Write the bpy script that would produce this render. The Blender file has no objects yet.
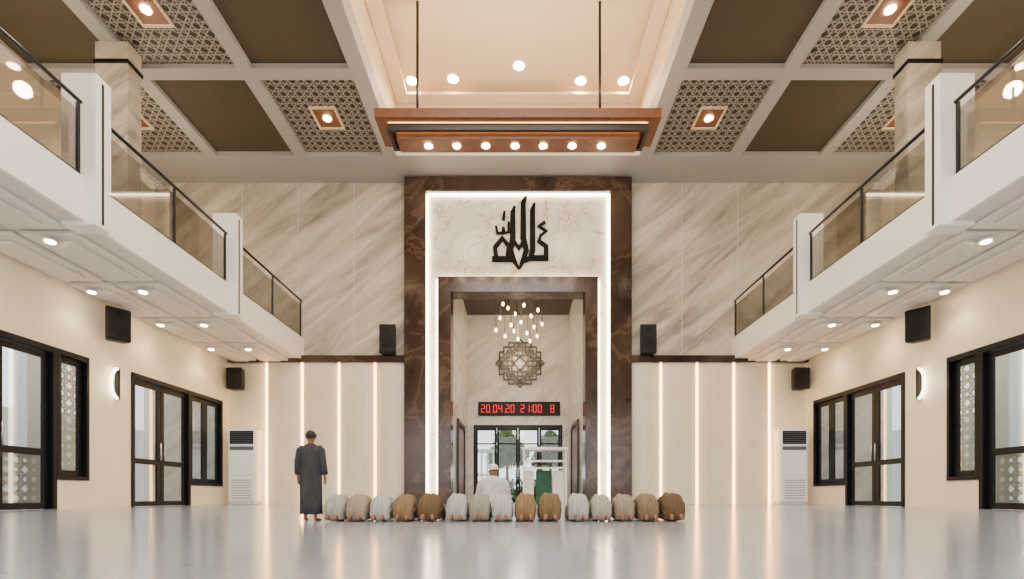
import bpy, math, random
from mathutils import Vector, Matrix
random.seed(7)
COL = bpy.context.scene.collection
H = 0.47

# ------------------------------------------------------------ materials
def lin(c):
    out = []
    for v in c:
        v /= 255.0
        out.append(v / 12.92 if v <= 0.04045 else ((v + 0.055) / 1.055) ** 2.4)
    return tuple(out) + (1.0,)

def newmat(name):
    m = bpy.data.materials.new(name); m.use_nodes = True
    nt = m.node_tree
    return m, nt, nt.nodes["Principled BSDF"]

def pm(name, col, rough=0.5, metal=0.0, nscale=3.0, namt=0.06, bump=0.0, spec=0.5, sheen=0):
    m, nt, b = newmat(name)
    N, L = nt.nodes, nt.links
    tc = N.new("ShaderNodeTexCoord"); no = N.new("ShaderNodeTexNoise")
    no.inputs["Scale"].default_value = nscale; no.inputs["Detail"].default_value = 4
    L.new(tc.outputs["Object"], no.inputs["Vector"])
    mx = N.new("ShaderNodeMix"); mx.data_type = 'RGBA'
    c = lin(col)
    mx.inputs[6].default_value = tuple(max(0, v * (1 - namt * 2)) for v in c[:3]) + (1,)
    mx.inputs[7].default_value = tuple(min(1, v * (1 + namt * 2)) for v in c[:3]) + (1,)
    L.new(no.outputs["Fac"], mx.inputs[0]); L.new(mx.outputs[2], b.inputs["Base Color"])
    b.inputs["Roughness"].default_value = rough; b.inputs["Metallic"].default_value = metal
    b.inputs["Specular IOR Level"].default_value = spec
    if bump:
        bp = N.new("ShaderNodeBump"); bp.inputs["Strength"].default_value = bump
        bp.inputs["Distance"].default_value = 0.02
        L.new(no.outputs["Fac"], bp.inputs["Height"]); L.new(bp.outputs[0], b.inputs["Normal"])
    return m

def marble(name, stops, scale, rot=(0, 0, 0), stretch=(1, 1, 1), rough=0.3, dist=1.2, detail=8, spec=0.5):
    m, nt, b = newmat(name)
    N, L = nt.nodes, nt.links
    tc = N.new("ShaderNodeTexCoord"); mp = N.new("ShaderNodeMapping"); mp2 = N.new("ShaderNodeMapping")
    mp.inputs["Rotation"].default_value = rot; mp2.inputs["Scale"].default_value = stretch
    no = N.new("ShaderNodeTexNoise"); no.inputs["Scale"].default_value = scale
    no.inputs["Detail"].default_value = detail; no.inputs["Distortion"].default_value = dist
    no.inputs["Roughness"].default_value = 0.6
    cr = N.new("ShaderNodeValToRGB"); e = cr.color_ramp.elements
    e[0].position, e[0].color = stops[0][0], lin(stops[0][1])
    e[1].position, e[1].color = stops[-1][0], lin(stops[-1][1])
    for p, c in stops[1:-1]:
        k = e.new(p); k.color = lin(c)
    L.new(tc.outputs["Object"], mp.inputs[0]); L.new(mp.outputs[0], mp2.inputs[0])
    L.new(mp2.outputs[0], no.inputs["Vector"]); L.new(no.outputs["Fac"], cr.inputs[0])
    L.new(cr.outputs[0], b.inputs["Base Color"])
    b.inputs["Roughness"].default_value = rough; b.inputs["Specular IOR Level"].default_value = spec
    return m

def emis(name, col, strength):
    m, nt, b = newmat(name)
    b.inputs["Base Color"].default_value = lin(col)
    b.inputs["Emission Color"].default_value = lin(col)
    b.inputs["Emission Strength"].default_value = strength
    return m

def glassmat(name, tint, fres=1.0, base=0.03):
    m = bpy.data.materials.new(name); m.use_nodes = True
    nt = m.node_tree; nt.nodes.clear(); N, L = nt.nodes, nt.links
    o = N.new("ShaderNodeOutputMaterial"); mx = N.new("ShaderNodeMixShader")
    tr = N.new("ShaderNodeBsdfTransparent"); gl = N.new("ShaderNodeBsdfGlossy")
    tr.inputs[0].default_value = lin(tint); gl.inputs["Roughness"].default_value = 0.02
    lw = N.new("ShaderNodeLayerWeight"); lw.inputs[0].default_value = 0.25
    ml = N.new("ShaderNodeMath"); ml.operation = 'MULTIPLY_ADD'
    ml.inputs[1].default_value = 0.35 * fres; ml.inputs[2].default_value = base
    L.new(lw.outputs["Fresnel"], ml.inputs[0]); L.new(ml.outputs[0], mx.inputs[0])
    L.new(tr.outputs[0], mx.inputs[1]); L.new(gl.outputs[0], mx.inputs[2]); L.new(mx.outputs[0], o.inputs[0])
    return m

def lattice(name, axes, per, c_line, c_gap, w=0.05, holes=False):
    """straight-line eight-point star lattice: paired lines in four directions"""
    m, nt, b = newmat(name)
    N, L = nt.nodes, nt.links
    tc = N.new("ShaderNodeTexCoord"); sp = N.new("ShaderNodeSeparateXYZ")
    L.new(tc.outputs["Object"], sp.inputs[0])
    def M(op, a, bb=None):
        n = N.new("ShaderNodeMath"); n.operation = op
        for i, v in enumerate((a, bb)):
            if v is None: continue
            if isinstance(v, (int, float)): n.inputs[i].default_value = v
            else: L.new(v, n.inputs[i])
        return n.outputs[0]
    u = M('DIVIDE', sp.outputs[axes[0]], per); v = M('DIVIDE', sp.outputs[axes[1]], per)
    def fam(x, a, ww):
        t = M('ABSOLUTE', M('SUBTRACT', M('FRACT', M('ADD', x, 100.0)), 0.5))
        return M('LESS_THAN', M('ABSOLUTE', M('SUBTRACT', t, a)), ww)
    r = M('MAXIMUM', fam(u, 0.29, w), fam(v, 0.29, w))
    r2 = M('MAXIMUM', fam(M('ADD', u, v), 0.21, w * 1.41), fam(M('SUBTRACT', u, v), 0.21, w * 1.41))
    r = M('MAXIMUM', r, r2)
    mx = N.new("ShaderNodeMix"); mx.data_type = 'RGBA'
    mx.inputs[6].default_value = lin(c_gap); mx.inputs[7].default_value = lin(c_line)
    L.new(r, mx.inputs[0]); L.new(mx.outputs[2], b.inputs["Base Color"])
    b.inputs["Roughness"].default_value = 0.6
    if holes: L.new(r, b.inputs["Alpha"])
    return m

M_cream = pm("cream_plaster", (244, 234, 212), 0.5, nscale=0.6, namt=0.02)
M_white = pm("white_paint", (246, 243, 239), 0.4, nscale=1, namt=0.015)
M_soffit = pm("soffit_paint", (224, 221, 217), 0.5, nscale=1, namt=0.02)
M_beam = pm("ceiling_beam_paint", (170, 167, 165), 0.55, nscale=1, namt=0.02)
M_recess = pm("recess_paint", (230, 206, 172), 0.55, nscale=1, namt=0.02)
M_taupe = pm("taupe_acoustic_panel", (76, 66, 51), 0.75, nscale=6, namt=0.05, bump=0.1)
M_marbleup = marble("veined_cream_marble", [(0.3, (128, 122, 112)), (0.45, (176, 168, 154)), (0.6, (204, 196, 182)), (0.8, (226, 219, 206))],
                    0.5, rot=(0, math.radians(38), 0), stretch=(0.35, 1, 2.4), rough=0.3, dist=0.8)
M_marblew = marble("white_cracked_marble", [(0.40, (226, 219, 204)), (0.49, (218, 210, 194)), (0.5, (160, 148, 130)), (0.51, (220, 212, 198)), (0.7, (232, 225, 212))],
                   0.3, rough=0.25, dist=1.4, detail=4)
M_brown = marble("brown_marble", [(0.3, (30, 21, 17)), (0.47, (54, 39, 31)), (0.515, (88, 68, 55)), (0.54, (56, 41, 33)), (0.78, (80, 62, 51))],
                 0.3, rot=(0, 0.6, 0), stretch=(1, 1, 1), rough=0.16, dist=0.7, detail=9)
M_panel = marble("cream_wall_panel", [(0.3, (226, 214, 192)), (0.7, (240, 231, 212))], 0.4, rough=0.35)
M_floor = marble("polished_floor", [(0.3, (140, 146, 156)), (0.7, (158, 164, 174))], 0.25, rough=0.17, dist=0.6, detail=3, spec=0.85)
M_black = pm("black_metal_frame", (14, 16, 21), 0.4, 0.2, namt=0.05, spec=.3)
M_blackp = pm("black_plastic", (9, 9, 10), 0.5, nscale=20, namt=0.1, spec=.3)
M_grille = pm("speaker_grille", (18, 18, 20), 0.6, 0.3, nscale=120, namt=0.4, bump=0.3)
M_cal = pm("black_calligraphy_lacquer", (3, 3, 3), 0.6, spec=0.15)
M_wood = pm("lit_tone_timber", (116, 70, 40), 0.4, nscale=4, namt=0.15)  # lighter brown, lamplight on the chandelier wood put into the colour
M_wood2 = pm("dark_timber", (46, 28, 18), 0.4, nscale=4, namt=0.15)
M_rail = pm("dark_handrail", (28, 30, 38), 0.3, 0.5)
M_chrome = pm("brushed_steel", (190, 190, 192), 0.25, 1.0)
M_acw = pm("white_appliance_plastic", (244, 244, 246), 0.35, namt=0.01)
M_acg = pm("grey_louvre", (84, 88, 96), 0.5)
M_glass = glassmat("clear_glass", (240, 243, 243))
M_glassb = glassmat("balustrade_glass", (220, 218, 214), 0.7, 0.03)
M_led = emis("warm_led_strip", (255, 204, 132), 12)
M_ledw = emis("white_led_strip", (255, 234, 198), 18)
M_lamp = emis("lamp_disc", (255, 222, 176), 90)
M_glow = emis("timber_glow_strip", (255, 190, 120), 8)
M_red = emis("red_digits", (220, 24, 20), 1.3)
M_latc = lattice("arabesque_ceiling_lattice", (0, 1), 0.72, (150, 144, 134), (42, 37, 31), 0.037)
M_lats = lattice("arabesque_screen", (1, 2), 0.7, (206, 196, 178), (80, 70, 60), 0.06, holes=True)
M_med = pm("medallion_metal", (92, 86, 78), 0.4, 0.3)
M_ext = pm("exterior_white_render", (240, 238, 230), 0.6)
M_ground = pm("exterior_paving", (176, 174, 166), 0.7, nscale=1)
M_leaf = pm("foliage", (74, 112, 48), 0.6, nscale=5, namt=0.3)
M_bark = pm("bark", (88, 68, 50), 0.8, nscale=8, namt=0.2, bump=0.4)
M_green = pm("green_panel", (8, 84, 58), 0.5, nscale=9, namt=0.4)
M_skin = pm("skin", (132, 88, 64), 0.5, nscale=8)
M_hair = pm("dark_hair", (16, 14, 13), 0.6, nscale=60, namt=0.3, bump=0.4)

def cloth(name, col):
    """woven cloth with long soft creases running down the garment"""
    m, nt, b = newmat(name)
    N, L = nt.nodes, nt.links
    tc = N.new("ShaderNodeTexCoord"); mp = N.new("ShaderNodeMapping"); mp.inputs["Scale"].default_value = (22, 5, 5)
    no = N.new("ShaderNodeTexNoise"); no.inputs["Scale"].default_value = 1.0; no.inputs["Detail"].default_value = 3; no.inputs["Distortion"].default_value = .6
    L.new(tc.outputs["Object"], mp.inputs[0]); L.new(mp.outputs[0], no.inputs["Vector"])
    c = lin(col); mx = N.new("ShaderNodeMix"); mx.data_type = 'RGBA'
    mx.inputs[6].default_value = tuple(v * .6 for v in c[:3]) + (1,); mx.inputs[7].default_value = tuple(min(1, v * 1.15) for v in c[:3]) + (1,)  # fold shade put into the colour: creases darker, ridges lighter
    L.new(no.outputs["Fac"], mx.inputs[0]); L.new(mx.outputs[2], b.inputs["Base Color"])
    bp = N.new("ShaderNodeBump"); bp.inputs["Strength"].default_value = .9; bp.inputs["Distance"].default_value = .05
    L.new(no.outputs["Fac"], bp.inputs["Height"]); L.new(bp.outputs[0], b.inputs["Normal"])
    b.inputs["Roughness"].default_value = .9; b.inputs["Specular IOR Level"].default_value = .2
    return m

# ------------------------------------------------------------ builders
def org(p):
    v = Vector((0, 0, 0))
    while p: v += p.location; p = p.parent
    return v

def mk(name, verts, faces, mat, parent=None, smooth=False, loc=None):
    o = org(parent) if parent else Vector((0, 0, 0))
    base = o if loc is None else Vector(loc)
    me = bpy.data.meshes.new(name)
    me.from_pydata([tuple(Vector(v) - base) for v in verts], [], faces)
    me.update()
    if mat: me.materials.append(mat)
    if smooth: me.polygons.foreach_set("use_smooth", [True] * len(me.polygons))
    ob = bpy.data.objects.new(name, me); COL.objects.link(ob)
    if parent: ob.parent = parent
    if loc is not None: ob.location = Vector(loc) - o
    return ob

def boxvf(b, V, F):
    x0, x1, y0, y1, z0, z1 = b
    if x0 > x1: x0, x1 = x1, x0
    if y0 > y1: y0, y1 = y1, y0
    if z0 > z1: z0, z1 = z1, z0
    n = len(V)
    V += [(x0, y0, z0), (x1, y0, z0), (x1, y1, z0), (x0, y1, z0), (x0, y0, z1), (x1, y0, z1), (x1, y1, z1), (x0, y1, z1)]
    F += [tuple(n + i for i in f) for f in ((0, 3, 2, 1), (4, 5, 6, 7), (0, 1, 5, 4), (1, 2, 6, 5), (2, 3, 7, 6), (3, 0, 4, 7))]

def boxes(name, L, mat, parent=None, bevel=0, loc=None):
    V, F = [], []
    for b in L: boxvf(b, V, F)
    ob = mk(name, V, F, mat, parent, loc=loc)
    if bevel:
        m = ob.modifiers.new("bevel", 'BEVEL'); m.width = bevel; m.segments = 2; m.limit_method = 'ANGLE'
    return ob

def box(name, b, mat, parent=None, bevel=0, loc=None):
    return boxes(name, [b], mat, parent, bevel, loc)

def tubevf(pts, radii, seg, V, F, cap=True):
    pts = [Vector(p) for p in pts]
    if isinstance(radii, (int, float)): radii = [radii] * len(pts)
    n0 = len(V); prev = None
    for i, p in enumerate(pts):
        d = (pts[min(i + 1, len(pts) - 1)] - pts[max(i - 1, 0)]).normalized()
        if prev is None:
            a = Vector((0, 0, 1)) if abs(d.z) < 0.9 else Vector((1, 0, 0))
        else: a = prev
        u = (a - d * a.dot(d)).normalized(); prev = u; w = d.cross(u)
        for k in range(seg):
            t = 2 * math.pi * k / seg
            V.append(tuple(p + (u * math.cos(t) + w * math.sin(t)) * radii[i]))
    for i in range(len(pts) - 1):
        for k in range(seg):
            a = n0 + i * seg + k; b = n0 + i * seg + (k + 1) % seg
            F.append((a, b, b + seg, a + seg))
    if cap:
        F.append(tuple(n0 + k for k in reversed(range(seg))))
        F.append(tuple(n0 + (len(pts) - 1) * seg + k for k in range(seg)))

def tube(name, pts, r, mat, parent=None, seg=12, smooth=True, loc=None):
    V, F = [], []; tubevf(pts, r, seg, V, F)
    return mk(name, V, F, mat, parent, smooth, loc)

def loft(name, rings, mat, parent=None, seg=32, fold=None, loc=None):
    V, F = [], []
    for i, (c, u, v) in enumerate(rings):
        c, u, v = Vector(c), Vector(u), Vector(v)
        for k in range(seg):
            t = 2 * math.pi * k / seg
            f = 1 + (fold(i, t) if fold else 0)
            V.append(tuple(c + (u * math.cos(t) + v * math.sin(t)) * f))
    for i in range(len(rings) - 1):
        for k in range(seg):
            a = i * seg + k; b = i * seg + (k + 1) % seg
            F.append((a, b, b + seg, a + seg))
    F.append(tuple(reversed(range(seg))))
    F.append(tuple((len(rings) - 1) * seg + k for k in range(seg)))
    return mk(name, V, F, mat, parent, True, loc)

def thing(name, loc, label, cat, group=None):
    e = bpy.data.objects.new(name, None); e.location = loc; e.empty_display_size = 0.2
    COL.objects.link(e); tag(e, label, cat, group); return e

def tag(o, label, cat, group=None):
    o["label"] = label; o["category"] = cat
    if group: o["group"] = group
    return o

def struct(o, label=None):
    o["kind"] = "structure"
    if label: o["label"] = label
    return o

def deep(o, loc=None, parent=None):
    c = o.copy(); COL.objects.link(c)
    if parent: c.parent = parent
    if loc is not None: c.location = loc
    for ch in list(o.children): deep(ch, None, c)
    return c

def addlight(kind, name, loc, energy, color=(1, 0.86, 0.68), parent=None, radius=0.15, angle=110, blend=0.6, direction=None, size=None):
    l = bpy.data.lights.new(name, kind); l.energy = energy; l.color = color
    if kind == 'SPOT': l.spot_size = math.radians(angle); l.spot_blend = blend; l.shadow_soft_size = radius
    elif kind == 'POINT': l.shadow_soft_size = radius
    elif kind == 'AREA': l.shape = 'RECTANGLE'; l.size, l.size_y = size
    o = bpy.data.objects.new(name, l); COL.objects.link(o)
    b = Vector((0, 0, 0))
    if parent: o.parent = parent; b = org(parent)
    o.location = Vector(loc) - b
    if direction: o.rotation_euler = Vector(direction).to_track_quat('-Z', 'Y').to_euler()
    return o

def disc(name, c, r, mat, parent=None, t=0.03, seg=20):
    return tube(name, [(c[0], c[1], c[2]), (c[0], c[1], c[2] + t)], r, mat, parent, seg, False)

def downlight(c, label, group, energy, r=0.14, angle=120, rad=0.12, color=(1, 0.78, 0.52)):
    t = thing("recessed_downlight", c, label, "ceiling light", group)
    x, y, z = c
    tube("trim_ring", [(x, y, z - 0.05), (x, y, z)], [r * 1.35, r * 1.45], M_white, t, 20, False)
    disc("lamp_disc", (x, y, z - 0.075), r, M_lamp, t, 0.03)
    addlight('SPOT', "downlight_beam", (x, y, z - 0.12), energy, color, t, rad, angle, 0.7)
    return t

# ------------------------------------------------------------ dimensions
XW, XU, XB = 16.45, 20.8, 12.27
YB, YF = 29.35, -6.0
ZS, ZSL, ZC = 8.26, 9.49, 18.42
ZR = 21.6
def X(u, y): return (u - 518) * y / 512.0
def Z(v, y): return H + (496 - v) * y / 512.0

# floor & ground
struct(box("floor", (-21, 21, YF - 0.3, 38.3, -0.3, 0.0), M_floor), "polished pale grey reflective floor")
struct(box("ground", (-70, 70, -40, 110, -0.6, -0.31), M_ground), "pale exterior paving")

OP = dict(DA=(14.2, 18.23), WA=(18.23, 19.6), DB=(21.76, 25.68), WB=(25.68, 28.45))
ZD = 5.75
for s, nm in ((-1, "left"), (1, "right")):
    L = []
    for (a, b, z0, z1) in ((YF, 14.2, 0, ZS), (19.6, 21.76, 0, ZS), (28.45, YB, 0, ZS), (14.2, 19.6, ZD, ZS), (21.76, 28.45, ZD, ZS),
                           (18.23, 19.6, 0, 1.05), (25.68, 28.45, 0, 1.0)):
        L.append((s * XW, s * (XW + 0.35), a, b, z0, z1))
    struct(boxes("wall_" + nm, L, M_cream), "cream plastered side wall with door and window openings")
    struct(box("wall_upper_" + nm, (s * XU, s * (XU + 0.3), YF, YB, ZS, 19), M_cream), "upper gallery cream wall")
struct(boxes("wall_back", [(-21.1, -6.0, YB, YB + 0.3, 0, 19), (6.0, 21.1, YB, YB + 0.3, 0, 19)], M_marbleup), "veined cream marble end wall")
struct(box("wall_front", (-21.1, 21.1, YF - 0.3, YF, 0, 22), M_cream), "cream wall behind the prayer hall")
struct(boxes("wall_lower_back", [(s * 6.38, s * XW, YB - 0.06, YB, 0, 8.1) for s in (-1, 1)], M_cream), "cream lower end wall")
struct(boxes("trim_1", [(s * x - 0.012, s * x + 0.012, YB - 0.006, YB, 8.45, ZC) for s in (-1, 1) for x in (9.4, 12.6, 15.8)], M_soffit), "slab joints in marble")
struct(boxes("trim_2", [(s * 6.38, s * XW, YB - 0.4, YB, 8.04, 8.44) for s in (-1, 1)], M_brown, bevel=0.02), "brown marble ledge band")

gaps = [6.42, 8.14, 10.2, 12.3, 14.33]
for s in (-1, 1):
    for i in range(4):
        a, b = gaps[i] + (0.07 if i else 0), gaps[i + 1] - 0.07
        # front face chamfered toward both edges so it catches the strip glow
        xa, xb = s * a, s * b
        if xa > xb: xa, xb = xb, xa
        prof = [(xa, YB - .06), (xa, YB - .18), (xa + .45, YB - .27), ((xa + xb) / 2, YB - .3), (xb - .45, YB - .27), (xb, YB - .18), (xb, YB - .06)]
        n = len(prof)
        V = [(p[0], p[1], z) for z in (0, 8.04) for p in prof]
        F = [tuple(range(n)), tuple(reversed(range(n, 2 * n)))] + [(k, k + n, (k + 1) % n + n, (k + 1) % n) for k in range(n)]
        p = mk("wall_panel", V, F, M_panel, loc=(s * (a + b) / 2, YB - 0.2, 0))
        tag(p, "tall cream stone wall panel with glowing edges", "wall panel", "lit wall panels under the ledge")
    for i in range(1, 5):
        x = gaps[i]
        p = box("led_strip", (s * x - 0.025, s * x + 0.025, YB - 0.24, YB - 0.06, 0.02, 8.03), M_led, loc=(s * x, YB - 0.09, 0.02))
        tag(p, "warm vertical LED strip glowing between wall panels", "light strip", "LED strips between wall panels")

# ------------------------------------------------------------ portal
YP = 28.65
struct(boxes("trim_3", [(-6.38, -5.17, YP, YB + 0.3, 0, 18.35), (5.17, 6.38, YP, YB + 0.3, 0, 18.35), (-5.17, 5.17, YP, YB + 0.3, 17.55, 18.35)],
             M_brown, bevel=0.02), "monumental brown marble portal frame reaching the ceiling")
struct(boxes("wall_portal", [(-5.17, -4.3, YP + 0.35, YB + 0.3, 0, 17.55), (4.3, 5.17, YP + 0.35, YB + 0.3, 0, 17.55), (-4.3, 4.3, YP + 0.35, YB + 0.3, 12.6, 17.55)],
             M_marblew), "white cracked marble portal panel")
struct(boxes("trim_4", [(-4.48, -3.75, YP - 0.1, YB + 0.3, 0, 12.72), (3.75, 4.48, YP - 0.1, YB + 0.3, 0, 12.72), (-3.75, 3.75, YP - 0.1, YB + 0.3, 11.85, 12.72)],
             M_brown, bevel=0.02), "inner brown marble niche frame")
for s in (-1, 1):
    tag(box("led_strip", (s * 5.17, s * 5.05, YP + 0.2, YP + 0.34, 0.02, 17.5), M_ledw, loc=(s * 5.14, YP + 0.3, 0.02)),
        "white vertical LED strip inside portal frame", "light strip", "portal LED strips")
    tag(box("led_strip", (s * 4.49, s * 4.6, YP + 0.2, YP + 0.34, 0.02, 12.7), M_ledw, loc=(s * 4.52, YP + 0.3, 0.02)),
        "white vertical LED strip beside niche frame", "light strip", "portal LED strips")
tag(box("led_strip", (-5.04, 5.04, YP + 0.2, YP + 0.34, 17.46, 17.54), M_ledw, loc=(0, YP + 0.3, 17.5)),
    "white horizontal LED strip under portal head", "light strip", "portal LED strips")
tag(box("led_strip", (-4.45, 4.45, YP + 0.2, YP + 0.34, 12.73, 12.78), M_ledw, loc=(0, YP + 0.3, 12.75)),
    "white horizontal LED strip above niche frame", "light strip", "portal LED strips")

# calligraphy
cx0, sc = 518, 17.7
def cp(u, v): return ((u - cx0) * 1.04 / sc, H + (496 - v) / sc)
strokes = [
    ([(526, 196), (523, 202), (523, 238), (526, 250), (523, 260), (519, 269)], [2.0, 5.2, 6.0, 5.6, 5, 1.5]),
    ([(515, 206), (513, 212), (513, 238), (511, 250), (514, 260), (519, 269)], [2.0, 5, 5.8, 5.4, 5, 1.5]),
    ([(513, 240), (519, 248), (524, 240)], [4, 5, 4]),
    ([(534, 203), (532, 210), (532, 250), (530, 258), (524, 261)], [2.2, 5.2, 5.8, 5.2, 4]),
    ([(530, 258), (547, 258)], [5.4, 5.4]),
    ([(545, 260), (545, 246), (538, 241), (540, 234)], [5.0, 5.0, 4.4, 2]),
    ([(493, 259), (514, 259)], [5.6, 5.4]),
    ([(497, 258), (496, 247), (503, 238), (509, 246), (508, 258)], [4.6, 4.6, 5.0, 4.6, 4.6]),
    ([(497, 226), (498, 233), (503, 233), (504, 227)], [2.4, 3, 3, 2.4]),
    ([(504, 227), (505, 233), (509, 232), (509, 222)], [2.4, 3, 3, 2.4]),
    ([(505, 211), (504, 220)], [2, 3.4]),
    ([(544, 222), (538, 226), (545, 231), (539, 236)], [3, 3.6, 3.6, 2]),
]
V, F = [], []
def strokevf(pts, ws, y0, y1, V, F, conv):
    P = [Vector(conv(*p)) for p in pts]
    n0 = len(V)
    for i, p in enumerate(P):
        d = (P[min(i + 1, len(P) - 1)] - P[max(i - 1, 0)]).normalized(); nn = Vector((-d.y, d.x)) * ws[i] / 2
        for q in (p + nn, p - nn):
            V.append((q.x, y0, q.y)); V.append((q.x, y1, q.y))
    for i in range(len(P) - 1):
        a = n0 + i * 4; b = a + 4
        F.extend([(a, b, b + 2, a + 2), (a + 1, a + 3, b + 3, b + 1), (a, a + 1, b + 1, b), (a + 2, b + 2, b + 3, a + 3)])
    e = n0 + (len(P) - 1) * 4
    F.extend([(n0, n0 + 2, n0 + 3, n0 + 1), (e, e + 1, e + 3, e + 2)])
for j, (pts, ws) in enumerate(strokes):
    strokevf(pts, [w / sc for w in ws], YP + 0.24 - j * 0.002, YP + 0.35, V, F, cp)
tag(mk("arabic_calligraphy", V, F, M_cal, loc=(0, YP + 0.3, cp(519, 268)[1])), "black Arabic kufic calligraphy mounted on white marble", "calligraphy")

# ------------------------------------------------------------ niche
YN, ZN = 38.0, 13.9
M_niche = marble("niche_marble", [(0.3, (178, 170, 158)), (0.5, (206, 199, 188)), (0.75, (230, 224, 214))], 0.5, rot=(0, 0.7, 0), stretch=(0.5, 1, 2), rough=0.22)
struct(boxes("wall_niche_side", [(-4.1, -3.75, YB + 0.3, YN, 0, ZN), (3.75, 4.1, YB + 0.3, YN, 0, ZN)], M_niche), "marble niche side walls")
struct(boxes("wall_niche_back", [(-4.1, -3.3, YN, YN + 0.3, 0, ZN), (3.3, 4.1, YN, YN + 0.3, 0, ZN), (-3.3, 3.3, YN, YN + 0.3, 5.74, ZN)], M_niche), "marble niche back wall")
struct(box("ceiling_niche", (-4.1, 4.1, YB + 0.3, YN + 0.3, ZN, ZN + 0.3), M_wood2), "dark timber niche ceiling")
struct(box("wall_niche_head", (-4.1, 4.1, YB + 0.3, YB + 0.5, 12.7, ZN), M_wood2), "niche head")
for s, k in ((-1, 7), (1, 8)):
    d = bpy.data.objects.new("door_%d" % k, None); d.location = (s * 3.75, 33, 0); COL.objects.link(d); struct(d, "brown timber door in niche side wall")
    boxes("frame", [(s * 3.75, s * 3.6, 31.2, 31.5, 0, 5.2), (s * 3.75, s * 3.6, 34.9, 35.2, 0, 5.2), (s * 3.75, s * 3.6, 31.5, 34.9, 4.9, 5.2)], M_wood2, d)
    box("leaf", (s * 3.75, s * 3.68, 31.5, 34.9, 0, 4.9), M_wood, d)

d = bpy.data.objects.new("door_5", None); d.location = (0, YN, 0); COL.objects.link(d); struct(d, "black framed four-leaf glass door")
boxes("frame", [(-3.3, -3.15, YN, YN + 0.2, 0, 5.74), (3.15, 3.3, YN, YN + 0.2, 0, 5.74), (-3.15, 3.15, YN, YN + 0.2, 5.55, 5.74)], M_black, d)
for i in range(4):
    a = -3.15 + i * 1.575; b = a + 1.575
    lf = boxes("leaf", [(a + 0.01, a + 0.17, YN + 0.04, YN + 0.14, 0.02, 5.54), (b - 0.17, b - 0.01, YN + 0.04, YN + 0.14, 0.02, 5.54),
                   (a + 0.17, b - 0.17, YN + 0.04, YN + 0.14, 0.02, 0.3), (a + 0.17, b - 0.17, YN + 0.04, YN + 0.14, 5.34, 5.54),
                   (a + 0.17, b - 0.17, YN + 0.04, YN + 0.14, 4.3, 4.4)], M_black, d)
    box("glass_pane", (a + 0.17, b - 0.17, YN + 0.085, YN + 0.095, 0.3, 5.34), M_glass, lf)
for x in (-0.12, 0.12):
    tube("handle", [(x, YN - 0.06, 1.6), (x, YN - 0.06, 3.0)], 0.035, M_chrome, d)

# clock
ck = thing("digital_clock", (0.1, YN - 0.12, 6.41), "black digital prayer-time board with red digits", "clock")
box("clock_case", (-2.95, 3.12, YN - 0.15, YN, 6.41, 7.45), M_blackp, ck, 0.03)
SEG = {'0': 'abcdef', '1': 'bc', '2': 'abged', '3': 'abgcd', '4': 'fgbc', '5': 'afgcd', '6': 'afgedc', '7': 'abc', '8': 'abcdefg', '9': 'abcdfg'}
def digit(ch, x, z, w, h, L, y):
    t = w * 0.17
    R = {'a': (x, x + w, z + h - t, z + h), 'g': (x, x + w, z + h / 2 - t / 2, z + h / 2 + t / 2), 'd': (x, x + w, z, z + t),
         'f': (x, x + t, z + h / 2, z + h), 'b': (x + w - t, x + w, z + h / 2, z + h), 'e': (x, x + t, z, z + h / 2), 'c': (x + w - t, x + w, z, z + h / 2)}
    for c in SEG[ch]:
        r = R[c]; L.append((r[0], r[1], y, y + 0.02, r[2], r[3]))
for x, grp in ((-2.72, "20"), (-1.82, "04"), (-0.92, "20"), (0.2, "21"), (1.1, "00"), (2.4, "8")):
    for ch in grp:
        L = []; digit(ch, x, 6.64, 0.27, 0.58, L, YN - 0.17); x += 0.38
        boxes("digit", L, M_red, ck)
for z in (6.78, 7.02): box("colon_dot", (1.0, 1.05, YN - 0.17, YN - 0.15, z, z + .07), M_red, ck)
for x in (-1.92, -1.02): box("date_dot", (x, x + .05, YN - 0.17, YN - 0.15, 6.64, 6.7), M_red, ck)

# medallion: square kufic-like knot
md = thing("geometric_medallion", (0.15, YN - 0.1, 8.45), "openwork grey metal interlaced knot medallion on marble", "wall ornament")
V, F = [], []
mc = (0.15, 10.3)
def idc(x, z): return (x, z)
cnt = [0]
def poly(P, w, closed=True, rotate=0):
    cnt[0] += 1
    c, s_ = math.cos(rotate), math.sin(rotate)
    Q = [(mc[0] + x * c - z * s_, mc[1] + x * s_ + z * c) for x, z in P]
    if closed: Q.append(Q[0])
    for k in range(len(Q) - 1):
        a, b = Vector(Q[k]), Vector(Q[k + 1]); d = (b - a).normalized() * w / 2
        strokevf([tuple(a - d), tuple(b + d)], [w, w], YN - 0.12 - cnt[0] * .0015, YN - 0.001, V, F, idc)
sq = lambda r: [(-r, -r), (r, -r), (r, r), (-r, r)]
W = .11
for r in (1.2, .95): poly(sq(r), W)
for r in (1.25, .98): poly(sq(r), W, rotate=math.pi / 4)
poly(sq(.34), W, rotate=math.pi / 4); poly(sq(.6), W)
for q in range(4):
    a = q * math.pi / 2
    poly([(-.18, .5), (-.18, 1.5), (.18, 1.5), (.18, .5)], W, False, a)
    poly([(-.42, 1.25), (-.42, .78), (-.8, .78), (-.8, .42), (-1.25, .42)], W, False, a)
    poly([(.62, .62), (.9, .9)], W, False, a)
    poly([(1.2, 1.2), (1.2, .82), (1.52, .82), (1.52, .4), (1.3, .4)], W, False, a)
    poly([(1.2, 1.2), (.82, 1.2), (.82, 1.52), (.4, 1.52), (.4, 1.3)], W, False, a)
mk("knot_lattice", V, F, M_med, md)

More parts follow.
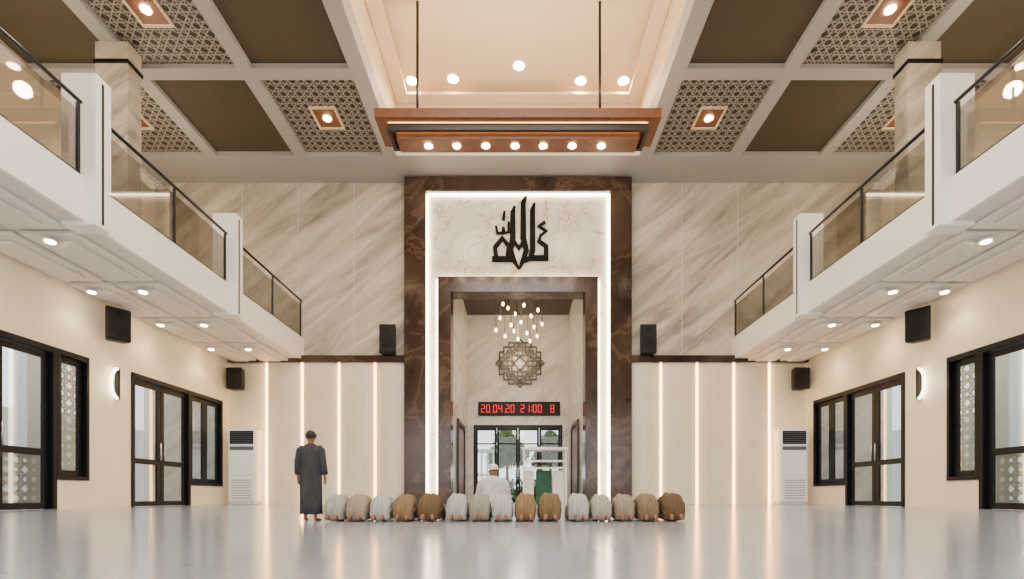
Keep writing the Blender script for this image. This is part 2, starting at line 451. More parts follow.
# niche pendants (cascade)
pts = [(496, 330), (500, 318), (505, 336), (508, 308), (511, 325), (515, 314), (518, 339), (521, 322), (524, 305), (527, 333), (531, 316), (534, 327), (538, 310), (542, 324), (503, 304), (530, 341), (514, 331), (537, 336)]
M_bulb = emis("pendant_bulb", (255, 218, 164), 20)
for i, (u, v) in enumerate(pts):
    yy = 33.3 + (i % 4) * 0.45; sx = 512 / yy
    x, z = (u - 518) / sx, H + (496 - v) / sx
    t = thing("pendant_lamp", (x, yy, z), "small glowing glass pendant on thin cord", "pendant light", "pendant cluster in niche")
    V, F = [], []
    tubevf([(x, yy, z - .12), (x, yy, z - .07), (x, yy, z), (x, yy, z + .08), (x, yy, z + .12)], [.03, .07, .08, .055, .02], 12, V, F)
    mk("bulb", V, F, M_bulb, t, True)
    tube("socket", [(x, yy, z + .12), (x, yy, z + .5)], .04, M_med, t)
    tube("cord", [(x, yy, z + .5), (x, yy, ZN)], .028, M_med, t, 6)
addlight('POINT', "pendant_glow", (0, 33.8, 11.4), 520, (1, .8, .54), None, 0.6)
addlight('POINT', "niche_glow", (0, 32.5, 6.0), 260, (1, .9, .76), None, 0.5)

# stand
st = thing("lectern_stand", (1.3, 30.5, 0), "white open stand with green patterned panel", "lectern")
y = 30.5
x0, x1 = X(523, y), X(567, y)
for (xa, xb) in ((x0, x0 + .12), (x1 - .12, x1)):
    for ya in (y, y + 1): box("post", (xa, xb, ya, ya + .12, 0, Z(450, y)), M_white, st, .01)
box("top_shelf", (x0 - .05, x1 + .05, y - .05, y + 1.17, Z(450, y), Z(447, y)), M_white, st, .01)
for v in (462, 469): box("rail", (x0 + .12, x1 - .12, y, y + .1, Z(v, y), Z(v - 2, y)), M_white, st, .01)
box("green_panel", (X(536, y), X(551, y), y + .3, y + .4, 0.0, Z(470, y)), M_green, st, .02)
for (ua, ub) in ((x0 + .12, X(534, y)), (X(553, y), x1 - .12)): box("side_panel", (ua, ub, y + .3, y + .4, 0, Z(470, y)), M_white, st, .02)

# ------------------------------------------------------------ exterior
def leaves(name, blobs, count, parent, size):
    V, F = [], []
    for i in range(count):
        b = random.choice(blobs)
        while True:
            p = Vector((random.uniform(-1, 1), random.uniform(-1, 1), random.uniform(-1, 1)))
            if p.length <= 1: break
        c = Vector(b[:3]) + Vector((p.x * b[3], p.y * b[4], p.z * b[5]))
        a = Vector((random.uniform(-1, 1), random.uniform(-1, 1), random.uniform(-1, 1))).normalized()
        u = a.orthogonal().normalized() * size; w = a.cross(u).normalized() * size * .6
        k = len(V); V += [tuple(c - u), tuple(c + w), tuple(c + u), tuple(c - w)]; F.append((k, k + 1, k + 2, k + 3))
    return mk(name, V, F, M_leaf, parent)
hd = thing("garden_hedge", (0, 48, -0.31), "clipped green garden hedge outside the glass door", "hedge")
f = leaves("foliage", [(-2.5 + i * 1.2, 48, .9, .9, .7, 1.3) for i in range(6)], 2500, hd, .16); f["kind"] = "stuff"
for i, (tx, ty) in enumerate(((-1.2, 54), (3.6, 57))):
    tr = thing("garden_tree", (tx, ty, -0.31), "leafy green garden tree outside the door", "tree", "garden trees")
    tube("trunk", [(tx, ty, -0.31), (tx + .1, ty, 2), (tx, ty, 4.5)], [.25, .18, .1], M_bark, tr)
    f = leaves("foliage", [(tx, ty, 5.2, 1.8, 1.8, 1.8), (tx - 1, ty, 4.5, 1.2, 1.2, 1.2), (tx + 1.1, ty, 4.8, 1.3, 1.2, 1.2), (tx, ty, 6.6, 1.1, 1.1, 1.1)], 3000, tr, .2); f["kind"] = "stuff"
pg = thing("garden_pergola", (-3.4, 44, -0.31), "white slatted garden pergola screen", "pergola")
boxes("slats", [(-5.2 + i * .5, -5.05 + i * .5, 44, 44.15, -0.31, 4.2) for i in range(7)], M_ext, pg)
for (z0, z1) in ((4.2, 4.5), (2.2, 2.4)): box("rail", (-5.3, -1.8, 43.9, 44.25, z0, z1), M_ext, pg)

# ------------------------------------------------------------ side doors/windows
def leafside(s, a, b, z0, z1, parent, mid=None, xo=0.1):
    x0, x1 = s * (XW + xo), s * (XW + xo + .1); w = .22
    L = [(x0, x1, a, a + w, z0, z1), (x0, x1, b - w, b, z0, z1), (x0, x1, a + w, b - w, z0, z0 + w), (x0, x1, a + w, b - w, z1 - w, z1)]
    if mid: L.append((x0, x1, a + w, b - w, mid - .12, mid + .12))
    lf = boxes("leaf" if mid else "sash", L, M_black, parent, .015)
    box("glass_pane", (s * (XW + xo + .045), s * (XW + xo + .055), a + w, b - w, z0 + w, z1 - w), M_glass, lf)
    return lf
nd, nw = 1, 1
for s in (-1, 1):
    for (a, b) in (OP['DA'], OP['DB']):
        d = bpy.data.objects.new("door_%d" % nd, None); nd += 1; d.location = (s * XW, (a + b) / 2, 0); COL.objects.link(d)
        if nd == 5: nd = 9
        struct(d, "black framed glazed double door")
        fx0, fx1 = s * (XW - .06), s * (XW + .3)
        boxes("frame", [(fx0, fx1, a, a + .16, 0, ZD), (fx0, fx1, b - .16, b, 0, ZD), (fx0, fx1, a + .16, b - .16, ZD - .22, ZD)], M_black, d, .015)
        m = (a + b) / 2
        l1 = leafside(s, a + .17, m - .01, .02, ZD - .24, d, 2.0)
        l2 = leafside(s, m + .01, b - .17, .02, ZD - .24, d, 2.0)
        for q, lf in ((m - .12, l1), (m + .12, l2)):
            tube("handle", [(s * (XW + .1), q, 2.1), (s * (XW + .0), q, 2.1), (s * XW, q, 2.9), (s * (XW + .1), q, 2.9)], .03, M_chrome, lf, 8)
    for (a, b), z0, k in ((OP['WA'], 1.05, 1), (OP['WB'], 1.0, 2)):
        w = bpy.data.objects.new("window_%d" % nw, None); nw += 1; w.location = (s * XW, (a + b) / 2, z0); COL.objects.link(w)
        struct(w, "black framed window with clear panes")
        fx0, fx1 = s * (XW - .06), s * (XW + .3)
        boxes("frame", [(fx0, fx1, a, a + .12, z0, ZD), (fx0, fx1, b - .12, b, z0, ZD), (fx0, fx1, a + .12, b - .12, ZD - .2, ZD), (fx0, fx1, a + .12, b - .12, z0, z0 + .14)], M_black, w, .015)
        if k == 1: leafside(s, a + .13, b - .13, z0 + .15, ZD - .21, w)
        else:
            m = (a + b) / 2
            leafside(s, a + .13, m, z0 + .15, ZD - .21, w); leafside(s, m, b - .13, z0 + .15, ZD - .21, w)
    for (a, b, z1) in ((20.1, 22.1, 6.4), (17.4, 19.7, 2.1), (29.6, 31.5, 6.4)):
        t = thing("lattice_screen", (s * 18.2, (a + b) / 2, -0.31), "cream perforated arabesque screen standing outside glazing", "screen", "exterior arabesque screens")
        box("screen_panel", (s * 18.2, s * 18.203, a + .08, b - .08, -.25, z1 - .08), M_lats, t)
        boxes("screen_frame", [(s * 18.15, s * 18.25, a, a + .08, -.31, z1), (s * 18.15, s * 18.25, b - .08, b, -.31, z1), (s * 18.15, s * 18.25, a, b, z1 - .08, z1)], M_ext, t)
    t = box("garden_wall", (s * 26, s * 26.3, 0, 60, -.31, 5.0), M_ext, loc=(s * 26, 30, -.31)); tag(t, "white rendered garden boundary wall", "wall")
    for yy in (21.8, 29.4, 36.8):
        c = box("exterior_column", (s * 20.9, s * 21.5, yy, yy + .7, -.31, ZS), M_ext, loc=(s * 21.2, yy, -.31), bevel=.03); tag(c, "white square veranda column", "column", "veranda columns")
    for yy in (18, 25, 32):
        addlight('POINT', "veranda_light", (s * 19.2, yy, 7.2), 220, (1, .88, .7), None, .4)

# ------------------------------------------------------------ balconies
PIL = (7.3, 14.5, 21.7)
for s in (-1, 1):
    t = thing("balcony", (s * 14.4, 12, ZS), "white gallery balcony with coffered underside and deep fascia", "balcony")
    box("floor_slab", (s * 12.97, s * 20.8, YF, YB, ZS, 9.0), M_soffit, t)
    cuts = [YF] + [v for p in PIL for v in (p, p + .55)] + [YB]
    L = []
    for i in range(0, len(cuts), 2):
        box("edge_fascia", (s * XB, s * 12.4, cuts[i], cuts[i + 1], ZS, ZSL), M_white, t)
        L.append((s * 12.4, s * 12.97, cuts[i], cuts[i + 1], ZS, 9.0))
    boxes("slab_edge", L, M_soffit, t)
    L = []; L2 = []
    yy = YB - .25
    while yy > 3:
        for (xa, xb) in ((13.0, 14.6), (14.8, 16.3)):
            L.append((s * xa, s * xb, yy - 3.35, yy, ZS - .14, ZS))
            L2.append((s * (xa + .32), s * (xb - .32), yy - 3.0, yy - .35, ZS - .24, ZS - .14))
        yy -= 3.6
    boxes("soffit_coffer", L, M_soffit, t, .05)
    boxes("soffit_panel", L2, M_soffit, t, .03)
    for py in PIL:
        p = thing("balcony_pillar", (s * 12.4, py, ZS), "white boxed pillar projecting through the balcony edge", "pillar", "balcony pillars")
        box("pillar_body", (s * 11.95, s * 12.95, py, py + .55, ZS - .1, 12.46), M_white, p, .02)
        box("shadow_groove", (s * 11.935, s * 11.96, py + .2, py + .27, ZS, 12.3), M_blackp, p)
    for (a, b) in ((7.95, 14.4), (15.15, 21.6), (22.35, 29.1)):
        r = thing("glass_railing", (s * 12.34, (a + b) / 2, ZSL), "glass balustrade with dark steel handrail and posts", "railing", "balcony railings")
        mid = (a + b) / 2
        for (q0, q1) in ((a + .08, mid - .05), (mid + .05, b - .08)):
            box("glass_panel", (s * 12.325, s * 12.345, q0, q1, ZSL + .06, 11.3), M_glassb, r)
        tube("handrail", [(s * 12.3, a, 11.55), (s * 12.3, b, 11.55)], .055, M_rail, r)
        box("base_channel", (s * 12.3, s * 12.38, a, b, ZSL, ZSL + .07), M_rail, r)
        for q in (a + .05, mid, b - .05):
            box("post", (s * 12.3, s * 12.37, q - .04, q + .04, ZSL, 11.5), M_rail, r)
    c = box("marble_column", (s * 15.4, s * 16.7, 20.2, 20.95, 9.0, ZC), M_marbleup, loc=(s * 16, 20.5, 9.0), bevel=.02)
    tag(c, "square veined marble column on upper gallery", "column", "gallery columns")
    c = box("column_collar", (s * 15.36, s * 16.74, 20.16, 20.99, 17.55, 17.7), M_blackp, c)
    for yy in (11.5, 15.1, 18.85, 22.5, 26.2):
        for xx, e in ((13.8, 100), (15.7, 170)):
            downlight((s * xx, yy, ZS - .24), "small warm recessed downlight in balcony underside", "balcony soffit downlights", e, r=.12)
    for yy in (10, 17, 24):
        addlight('POINT', "gallery_glow", (s * 17, yy, 15.5), 240, (1, .82, .6), None, .6)
    ys = 20.75; zc = 5.05
    sc_ = thing("wall_sconce", (s * XW, ys, zc - .65), "crescent wall sconce with black bracket and glowing arc", "wall light", "crescent sconces")
    V, F = [], []
    P = [(s * (XW - .12), ys + .18 - .36 * math.cos(t), zc + .62 * math.sin(t)) for t in [math.radians(a) for a in range(-80, 81, 10)]]
    tubevf(P, .055, 10, V, F)
    mk("glow_arc", V, F, emis("sconce_glow", (255, 232, 196), 9), sc_, True)
    box("bracket", (s * XW, s * (XW - .14), ys + .1, ys + .26, zc - .65, zc + .65), M_blackp, sc_, .02)
    addlight('POINT', "sconce_light", (s * (XW - .5), ys, zc), 25, (1, .85, .65), sc_, .2)

# speakers
def speaker(c, w, d_, h, rotz, label, wall=None):
    t = thing("loudspeaker", c, label, "speaker", "wall loudspeakers")
    prof = [(-w / 2, 0), (-w / 2 * .7, d_), (w / 2 * .7, d_), (w / 2, 0)]
    bx, by, bz = c
    V = [(bx + p[0], by + p[1], bz + k) for k in (0, h) for p in prof]
    F = [(0, 1, 2, 3), (7, 6, 5, 4), (0, 4, 5, 1), (1, 5, 6, 2), (2, 6, 7, 3), (3, 7, 4, 0)]
    b = mk("cabinet", V, F, M_blackp, t)
    m = b.modifiers.new("b", 'BEVEL'); m.width = .07; m.segments = 3
    box("grille", (bx - w * .42, bx + w * .42, by - .03, by + .02, bz + .08, bz + h - .08), M_grille, t, .02)
    tube("woofer_ring", [(bx, by - .045, bz + h * .36), (bx, by - .02, bz + h * .36)], w * .33, M_blackp, t, 24, False)
    tube("tweeter_horn", [(bx, by - .045, bz + h * .78), (bx, by - .02, bz + h * .78)], w * .2, M_blackp, t, 20, False)
    if wall: tube("bracket", [(bx, by + d_ * .9, bz + h * .5), (bx, by + d_ + wall, bz + h * .5)], .06, M_blackp, t)
    t.rotation_euler = (0, 0, rotz)
    return t
for s in (-1, 1):
    speaker((s * 7.3, YB - .75, 8.44), .95, .65, 1.65, 0, "black loudspeaker standing on brown marble ledge")
    speaker((s * (XW - .62), YB - .86, 6.45), .9, .6, 1.2, 0, "black loudspeaker mounted on cream end wall", .22)
    speaker((s * (XW - .7), 20.2, 6.6), .88, .45, 1.3, -s * math.radians(55), "black loudspeaker bracketed on cream side wall", .34)

# air conditioners
for s in (-1, 1):
    x0, x1 = s * 14.55, s * 16.05
    if x0 > x1: x0, x1 = x1, x0
    y = 28.3
    t = thing("air_conditioner", ((x0 + x1) / 2, y + .35, 0), "white floor-standing air conditioner against cream wall", "air conditioner", "floor-standing air conditioners")
    boxes("cabinet", [(x0, x1, y + .04, y + .75, .12, 4.2), (x0 + .05, x1 - .05, y + .1, y + .7, 0, .12)], M_acw, t, .05)
    boxes("outlet_frame", [(x0 + .1, x1 - .1, y + .0, y + .05, 3.35, 4.08)], M_blackp, t, .02)
    boxes("outlet_louvre", [(x0 + .16, x1 - .16, y - .03, y + .01, 3.42 + i * .11, 3.45 + i * .11) for i in range(6)], M_acg, t)
    boxes("control_panel", [(x0 + .1, x1 - .1, y + .0, y + .05, 3.02, 3.22)], M_acg, t, .01)
    for (z0, z1) in ((1.62, 2.92), (.2, 1.56)): box("front_panel", (x0 + .06, x1 - .06, y + .0, y + .05, z0, z1), M_acw, t, .03)
    boxes("intake_grille", [(x0 + .2, x1 - .2, y - .015, y + .01, .35 + i * .14, .38 + i * .14) for i in range(8)], M_acg, t)

# ------------------------------------------------------------ ceiling
rows = [24.55, 19.05, 13.55, 8.05, 2.55]; hy = 2.45
cols = [9.15, 13.85, 18.55]; hx = 2.05
L = []
for s in (-1, 1):
    for a, b in ((6.4, 7.1), (11.2, 11.8), (15.9, 16.5), (20.6, 21.1)):
        L.append((s * a, s * b, YF - .3, 27.0, ZC, 19.0))
    for c in cols:
        for i, r in enumerate(rows):
            lo = r - hy; hi = rows[i + 1] + hy if i + 1 < len(rows) else YF - .3
            L.append((s * (c - hx), s * (c + hx), hi, lo, ZC, 19.0))
    L.append((s * 6.4, s * 21.1, YF - .3, 27.0, 19.0, 19.3))
L.append((-21.1, 21.1, 27.0, YB + .3, ZC, 19.3))
struct(boxes("ceiling", L, M_beam), "pale coffered ceiling grid")
struct(boxes("ceiling_recess", [(-6.6, -6.4, YF - .3, 27, 19.3, ZR), (6.4, 6.6, YF - .3, 27, 19.3, ZR), (-6.4, 6.4, 27, 27.2, 19.3, ZR), (-6.6, 6.6, YF - .3, 27.2, ZR, ZR + .3)], M_recess),
       "raised warm cream ceiling recess")
struct(boxes("trim_5", [(s * 6.38, s * 5.7, YF, 26.95, ZR - .5, ZR - .35) for s in (-1, 1)] + [(-5.7, 5.7, 26.3, 26.95, ZR - .5, ZR - .35)], M_recess, bevel=.03), "cream cornice in ceiling recess")
for i, r in enumerate(rows[:4]):
    for s in (-1, 1):
        for j, c in enumerate(cols):
            orn = (i + j) % 2 == 0
            cx = s * c
            if orn:
                t = thing("decorative_ceiling_panel", (cx, r, 18.7), "square arabesque lattice ceiling panel with central downlight", "ceiling panel", "ornamental ceiling panels")
                box("lattice_panel", (cx - hx, cx + hx, r - hy, r + hy, 18.62, 19.0), M_latc, t)
                boxes("light_frame", [(cx - .62, cx + .62, r - .72, r - .6, 18.55, 18.62), (cx - .62, cx + .62, r + .6, r + .72, 18.55, 18.62),
                                      (cx - .62, cx - .52, r - .6, r + .6, 18.55, 18.62), (cx + .52, cx + .62, r - .6, r + .6, 18.55, 18.62)], M_recess, t)
                box("light_plate", (cx - .52, cx + .52, r - .6, r + .6, 18.58, 18.62), M_wood, t)
                disc("lamp_disc", (cx, r, 18.54), .18, M_lamp, t)
                if i < 3: addlight('SPOT', "panel_beam", (cx, r, 18.45), 560, (1, .82, .6), t, .2, 130, .8)
            else:
                p = box("ceiling_panel", (cx - hx, cx + hx, r - hy, r + hy, 18.64, 19.0), M_taupe, loc=(cx, r, 18.7))
                tag(p, "plain taupe acoustic ceiling panel", "ceiling panel", "plain ceiling panels")
for (u, v) in ((453, 78), (519, 65), (580, 85), (388, 84), (622, 86)):
    yy = 512 * (ZR - H) / (496 - v); xx = (u - 518) * yy / 512
    xx = max(-5.4, min(5.4, xx)); yy = min(yy, 26.0)
    downlight((xx, yy, ZR), "bright recessed downlight in raised ceiling", "raised ceiling downlights", 420, r=.24)
# timber chandelier
Yc0, Yc1, Zc0 = 21.1, 22.7, 15.45
ch = thing("timber_chandelier", (0, 21.9, Zc0), "long stepped timber light tray hung on black rods", "chandelier")
boxes("outer_frame", [(-5.9, 5.9, Yc0 - .1, Yc0 + .12, Zc0 + .55, Zc0 + .95), (-5.9, 5.9, Yc1 - .12, Yc1 + .1, Zc0 + .55, Zc0 + .95), (-5.9, -5.7, Yc0 + .12, Yc1 - .12, Zc0 + .55, Zc0 + .95), (5.7, 5.9, Yc0 + .12, Yc1 - .12, Zc0 + .55, Zc0 + .95)], M_wood, ch, .02)
box("top_board", (-5.7, 5.7, Yc0 + .12, Yc1 - .12, Zc0 + .55, Zc0 + .65), M_wood, ch)
boxes("middle_frame", [(-5.45, 5.45, Yc0 + .14, Yc0 + .28, Zc0 + .2, Zc0 + .5), (-5.45, 5.45, Yc1 - .3, Yc1 - .14, Zc0 + .2, Zc0 + .55), (-5.45, -5.3, Yc0 + .3, Yc1 - .3, Zc0 + .2, Zc0 + .55), (5.3, 5.45, Yc0 + .3, Yc1 - .3, Zc0 + .2, Zc0 + .55)], M_wood2, ch, .02)
box("inner_tray", (-5.1, 5.1, Yc0 + .38, Yc1 - .35, Zc0, Zc0 + .3), M_wood, ch, .02)
boxes("glow_strip", [(-5.6, 5.6, Yc0 + .2, Yc0 + .26, Zc0 + .66, Zc0 + .7), (-5.6, 5.6, Yc1 - .26, Yc1 - .2, Zc0 + .66, Zc0 + .7),
                     (-5.4, 5.4, Yc0 + .17, Yc0 + .25, Zc0 + .5, Zc0 + .55), (-5.1, 5.1, Yc0 + .3, Yc0 + .36, Zc0 + .3, Zc0 + .55)], M_glow, ch)
for x in (-4.3, 3.5):
    tube("hanging_rod", [(x, 21.9, Zc0 + .65), (x, 21.9, ZR)], .06, M_blackp, ch)
for u in (429, 457, 486, 515, 543, 572, 601):
    x = (u - 518) * 22.0 / 512
    disc("lamp_disc", (x, 21.9, Zc0 - .03), .16, M_lamp, ch)
for x in (-3, 0, 3):
    addlight('SPOT', "tray_beam", (x, 21.9, Zc0 - .12), 330, (1, .82, .6), ch, .2, 130, .8)
for x in (-3.5, 0, 3.5):
    addlight('POINT', "tray_uplight", (x, 21.9, Zc0 + 2.4), 480, (1, .8, .56), ch, .3)

addlight('AREA', "recess_fill_light", (0, 6, ZR - .3), 4800, (1, .94, .85), None, direction=(0, 0, -1), size=(11, 16))  # added ambient fill under the recess ceiling, out of view, no fixture
addlight('AREA', "rear_fill_light", (0, YF + .3, 7), 2700, (.95, .96, 1.0), None, direction=(0, 1, .1), size=(28, 11))  # added broad fill in front of the closed rear wall, no entrance there

# ------------------------------------------------------------ people
def skinmesh(verts, edges, radii, lv=2):
    me = bpy.data.meshes.new("tmp"); me.from_pydata(verts, edges, []); ob = bpy.data.objects.new("tmp", me); COL.objects.link(ob)
    m = ob.modifiers.new("s", 'SKIN'); m.use_smooth_shade = True
    for i, r in enumerate(radii):
        sv = me.skin_vertices[0].data[i]; sv.radius = (r, r) if not isinstance(r, tuple) else r; sv.use_root = (i == 0)
    sb = ob.modifiers.new("u", 'SUBSURF'); sb.levels = lv; sb.render_levels = lv
    dg = bpy.context.evaluated_depsgraph_get(); dg.update()
    out = bpy.data.meshes.new_from_object(ob.evaluated_get(dg))
    bpy.data.objects.remove(ob)
    out.polygons.foreach_set("use_smooth", [True] * len(out.polygons))
    return out

class Sk:
    def __init__(s): s.v, s.e, s.r = [], [], []
    def a(s, p, r, par=None):
        s.v.append(p); s.r.append(r)
        if par is not None: s.e.append((par, len(s.v) - 1))
        return len(s.v) - 1

def hand(k, palm, wrist_i, d, side, curl):
    p = Vector(palm); d = Vector(d).normalized(); side = Vector(side).normalized(); curl = Vector(curl)
    pi = k.a(tuple(p), (.03), wrist_i)
    for j, ln in enumerate((.065, .078, .072, .055)):
        o = side * (-.03 + j * .02)
        a = k.a(tuple(p + o + d * .035), .0105, pi)
        b = k.a(tuple(p + o + d * (.035 + ln * .5) + curl * .3), .009, a)
        k.a(tuple(p + o + d * (.035 + ln) + curl), .0075, b)
    a = k.a(tuple(p - side * .04), .012, pi)
    k.a(tuple(p - side * .055 + d * .045 + curl * .4), .009, a)

def head(k, nk, c, up, fw):
    c = Vector(c); up = Vector(up).normalized(); fw = Vector(fw).normalized(); rt = fw.cross(up)
    a = k.a(tuple(c - up * .05), .072, nk)
    b = k.a(tuple(c + up * .025 - fw * .012), .092, a)
    k.a(tuple(c - up * .085 + fw * .055), .03, a)
    k.a(tuple(c - up * .02 + fw * .095), .014, a)
    for q in (-1, 1):
        k.a(tuple(c + rt * q * .088 - up * .02), .014, a)

def finish(k):
    me = skinmesh(k.v, k.e, k.r); me.materials.append(M_skin)
    zmin = min(v.co.z for v in me.vertices)
    for v in me.vertices: v.co.z -= zmin
    o = bpy.data.objects.new("person", me); COL.objects.link(o); return o

def capvf(c, up, fw, rx, ry, rz, lo, V, F, seg=20, rows_=8):
    c = Vector(c); up = Vector(up).normalized(); fw = Vector(fw).normalized(); rt = fw.cross(up); n0 = len(V)
    for i in range(rows_ + 1):
        ph = lo + (math.pi / 2 - lo) * i / rows_
        for j in range(seg):
            t = 2 * math.pi * j / seg
            V.append(tuple(c + rt * rx * math.cos(ph) * math.cos(t) + fw * ry * math.cos(ph) * math.sin(t) + up * rz * math.sin(ph)))
    for i in range(rows_):
        for j in range(seg):
            a = n0 + i * seg + j; b = n0 + i * seg + (j + 1) % seg; F.append((a, b, b + seg, a + seg))

# ---- standing man
k = Sk()
pel = k.a((0, 0, .92), .13); sp = k.a((0, 0, 1.12), .12, pel); chs = k.a((0, 0, 1.3), .14, sp)
nb = k.a((0, -.01, 1.43), .06, chs); nk = k.a((0, 0, 1.485), .05, nb)
head(k, nk, (0, .01, 1.6), (0, 0, 1), (0, 1, 0))
for q in (-1, 1):
    sh = k.a((q * .165, -.005, 1.375), .06, chs); el = k.a((q * .235, -.03, 1.1), .042, sh)
    wr = k.a((q * .25, .02, .86), .027, el); hand(k, (q * .252, .03, .79), wr, (0, .1, -1), (0, -1, -.1), (-q * .012, .01, 0))
    hp = k.a((q * .09, 0, .85), .085, pel); kn = k.a((q * .095, .01, .48), .055, hp); an = k.a((q * .095, -.02, .09), .034, kn)
    hl = k.a((q * .095, -.05, .034), .03, an); bl = k.a((q * .115, .09, .03), .03, hl); k.a((q * .125, .16, .022), .02, bl)
man = finish(k)
M_robe = cloth("charcoal_robe", (66, 65, 70))
def fold_s(i, t): return (0.012 * i) * .5 * math.cos(7 * t + i * .4) if i > 3 else 0
rr = [(1.455, .062, .062), (1.44, .085, .075), (1.415, .15, .095), (1.37, .21, .112), (1.28, .215, .128), (1.1, .195, .122), (.92, .2, .138), (.6, .2, .14), (.3, .2, .142), (.13, .206, .146)]
loft("robe", [((0, 0, z), (a, 0, 0), (0, b, 0)) for z, a, b in rr], M_robe, man, 48, fold_s)
for q in (-1, 1):
    tube("sleeve", [(q * .14, 0, 1.385), (q * .195, -.01, 1.33), (q * .235, -.03, 1.1), (q * .252, .0, .95), (q * .252, .02, .88)], [.06, .074, .064, .058, .06], M_robe, man, 16)
V, F = [], []
capvf((0, -.012, 1.6), (0, -.35, 1), (0, 1, .35), .094, .104, .108, -.25, V, F)
mk("hair", V, F, M_hair, man, True)
man.location = (X(311, 9.63), 9.63, 0)
tag(man, "person standing barefoot in long charcoal robe, arms at sides", "person")

# ---- prostrating worshippers
k = Sk()
pel = k.a((0, -.12, .38), .11); sp = k.a((0, .08, .36), .11, pel); chs = k.a((0, .28, .28), .115, sp)
nb = k.a((0, .42, .2), .055, chs); nk = k.a((0, .48, .17), .05, nb)
head(k, nk, (0, .57, .11), (0, .75, -.25), (0, -.1, -1))
for q in (-1, 1):
    hp = k.a((q * .08, -.14, .34), .085, pel); kn = k.a((q * .09, .0, .075), .058, hp)
    cf = k.a((q * .09, -.18, .06), .048, kn); an = k.a((q * .075, -.38, .06), .034, cf); hl = k.a((q * .075, -.43, .13), .032, an)
    bl = k.a((q * .085, -.47, .075), .034, hl); k.a((q * .088, -.47, .03), .026, bl)
    sh = k.a((q * .13, .33, .26), .052, chs); el = k.a((q * .155, .4, .1), .04, sh); wr = k.a((q * .14, .55, .04), .026, el)
    hand(k, (q * .14, .62, .026), wr, (0, 1, 0), (q, 0, 0), (0, 0, -.006))
pro = finish(k)
cols_c = [(170, 166, 160), (158, 146, 128), (184, 182, 178), (136, 114, 84), (108, 88, 62),
          (180, 178, 172), (156, 148, 134), (186, 184, 180), (140, 114, 80), (120, 98, 70),
          (180, 178, 172), (170, 164, 154), (152, 138, 118), (130, 112, 88), (102, 82, 60)]
rg = [(-.375, .13, .14, .09), (-.365, .155, .17, .125), (-.33, .195, .19, .18), (-.28, .23, .2, .22), (-.18, .262, .203, .255), (-.06, .27, .203, .262), (.1, .255, .198, .24), (.26, .23, .19, .195), (.38, .21, .175, .145), (.46, .195, .14, .1), (.5, .185, .085, .065)]
def fold_p(i, t):
    a = 0.03 * math.cos(11 * t + i * .6) + 0.02 * math.cos(6 * t - i)
    c, s_ = abs(math.cos(t)), abs(math.sin(t))
    sqf = 1 / max(c, s_) - 1
    a += sqf * (.55 if math.sin(t) < 0 else .22)
    if i < 7: a -= 0.10 * math.exp(-((t - math.pi / 2) / .16) ** 2)
    return a if i < 8 else a * .5
base_cl = cloth("robe_cloth", cols_c[0])
rb = loft("robe", [((0, y, z), (a * .96, 0, 0), (0, 0, b)) for y, z, a, b in rg], base_cl, pro, 64, fold_p)
rb.material_slots[0].link = 'OBJECT'; rb.material_slots[0].material = base_cl
for q in (-1, 1):
    sv = tube("sleeve", [(q * .12, .32, .26), (q * .145, .34, .22), (q * .155, .4, .1), (q * .142, .54, .05)], [.055, .06, .05, .042], base_cl, pro, 14)
    sv.material_slots[0].link = 'OBJECT'; sv.material_slots[0].material = base_cl
V, F = [], []
capvf((0, .585, .11), (0, 1, .1), (0, .1, -1), .096, .1, .1, -.1, V, F)
mk("skull_cap", V, F, cloth("cap_cloth", (210, 206, 198)), pro, True)
names = ["light grey", "pale beige", "white", "tan", "brown", "white", "beige", "white", "tan", "brown", "white", "light grey", "beige", "tan", "brown"]
us = [336, 359, 382, 405, 430, 457, 480, 502.5, 525.5, 550, 578, 601, 624, 646.5, 672]
for i, u in enumerate(us):
    if i == 0: p = pro
    else: p = deep(pro)
    p.location = ((u - 518) * 9.55 / 512, 9.72 + random.uniform(-.04, .04), 0)
    s_ = 1.0 + random.uniform(-.03, .01)
    p.scale = (s_ * (1.12 if i % 5 == 4 else 1.0), s_, s_ * (1.04 if i % 5 == 4 else 1.0))
    p.rotation_euler = (0, 0, random.uniform(-.02, .02))
    tag(p, "person prostrating in prayer wearing %s robe" % names[i], "person", "prostrating row of worshippers")
    mt = cloth("robe_cloth_%d" % i, cols_c[i])
    for c in p.children:
        if c.name.startswith(("robe", "sleeve")): c.material_slots[0].material = mt

# ---- seated imam
k = Sk()
pel = k.a((0, 0, .24), .13); sp = k.a((0, .0, .44), .12, pel); chs = k.a((0, .01, .62), .135, sp)
nb = k.a((0, 0, .75), .06, chs); nk = k.a((0, .01, .8), .05, nb)
head(k, nk, (0, .02, .91), (0, 0, 1), (0, 1, 0))
for q in (-1, 1):
    hp = k.a((q * .1, .02, .2), .09, pel); kn = k.a((q * .15, .4, .09), .06, hp); cf = k.a((q * .13, .15, .06), .045, kn); an = k.a((q * .1, -.12, .05), .034, cf); k.a((q * .09, -.22, .04), .03, an)
    sh = k.a((q * .165, .0, .7), .058, chs); el = k.a((q * .24, .03, .45), .042, sh); wr = k.a((q * .17, .24, .26), .027, el)
    hand(k, (q * .155, .31, .215), wr, (0, 1, -.3), (q, 0, 0), (0, .0, -.012))
im = finish(k)
M_wr = cloth("white_robe", (214, 214, 212))
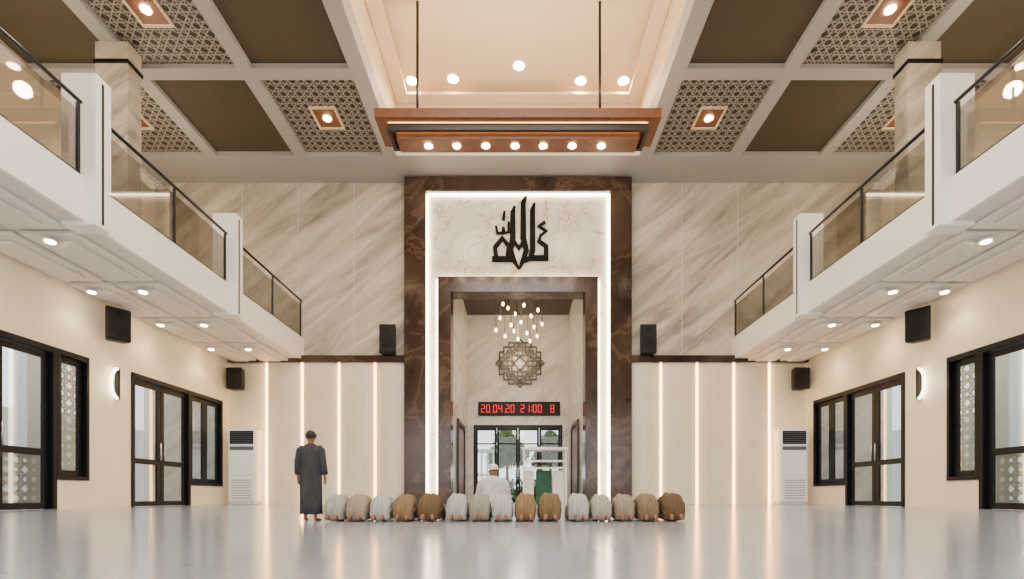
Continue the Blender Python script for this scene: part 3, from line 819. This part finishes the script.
rr = [(.79, .06, .06, 0), (.77, .1, .075, 0), (.74, .17, .1, 0), (.68, .215, .12, 0), (.55, .225, .14, .01), (.4, .235, .16, .03), (.27, .26, .24, .08), (.14, .29, .33, .1), (.02, .3, .36, .1)]
loft("robe", [((0, cy, z), (a, 0, 0), (0, b, 0)) for z, a, b, cy in rr], M_wr, im, 48, lambda i, t: (.015 * math.cos(8 * t + i) if i > 3 else 0))
for q in (-1, 1):
    tube("sleeve", [(q * .14, 0, .71), (q * .2, 0, .66), (q * .25, .03, .45), (q * .2, .17, .33), (q * .17, .25, .27)], [.06, .078, .07, .06, .055], M_wr, im, 14)
V, F = [], []
capvf((0, .01, .925), (0, -.15, 1), (0, 1, .15), .1, .108, .1, -.05, V, F)
mk("skull_cap", V, F, cloth("cap_cloth", (232, 230, 226)), im, True)
im.location = (X(493, 11.3), 11.3, 0); im.scale = (1.22, 1.15, 1.16)
tag(im, "person seated on heels in white robe and cap leading prayer", "person")

# ------------------------------------------------------------ world, camera
w = bpy.data.worlds.new("sky"); bpy.context.scene.world = w; w.use_nodes = True
nt = w.node_tree; bg = nt.nodes["Background"]
tc = nt.nodes.new("ShaderNodeTexCoord"); sp_ = nt.nodes.new("ShaderNodeSeparateXYZ"); cr = nt.nodes.new("ShaderNodeValToRGB")
cr.color_ramp.elements[0].position = 0.0; cr.color_ramp.elements[0].color = (.93, .93, .92, 1)
cr.color_ramp.elements[1].position = 0.6; cr.color_ramp.elements[1].color = (.6, .75, .95, 1)
nt.links.new(tc.outputs["Generated"], sp_.inputs[0]); nt.links.new(sp_.outputs[2], cr.inputs[0]); nt.links.new(cr.outputs[0], bg.inputs[0])
bg.inputs[1].default_value = 3.0

cam = bpy.data.cameras.new("camera"); co = bpy.data.objects.new("camera", cam); COL.objects.link(co)
co.location = (0, 0, H); co.rotation_euler = (math.radians(90), 0, 0)
cam.sensor_width = 36; cam.lens = 18.0
cam.shift_x = -6 / 1024; cam.shift_y = (496 - 289.5) / 1024
cam.clip_start = 0.05; cam.clip_end = 300
bpy.context.scene.camera = co
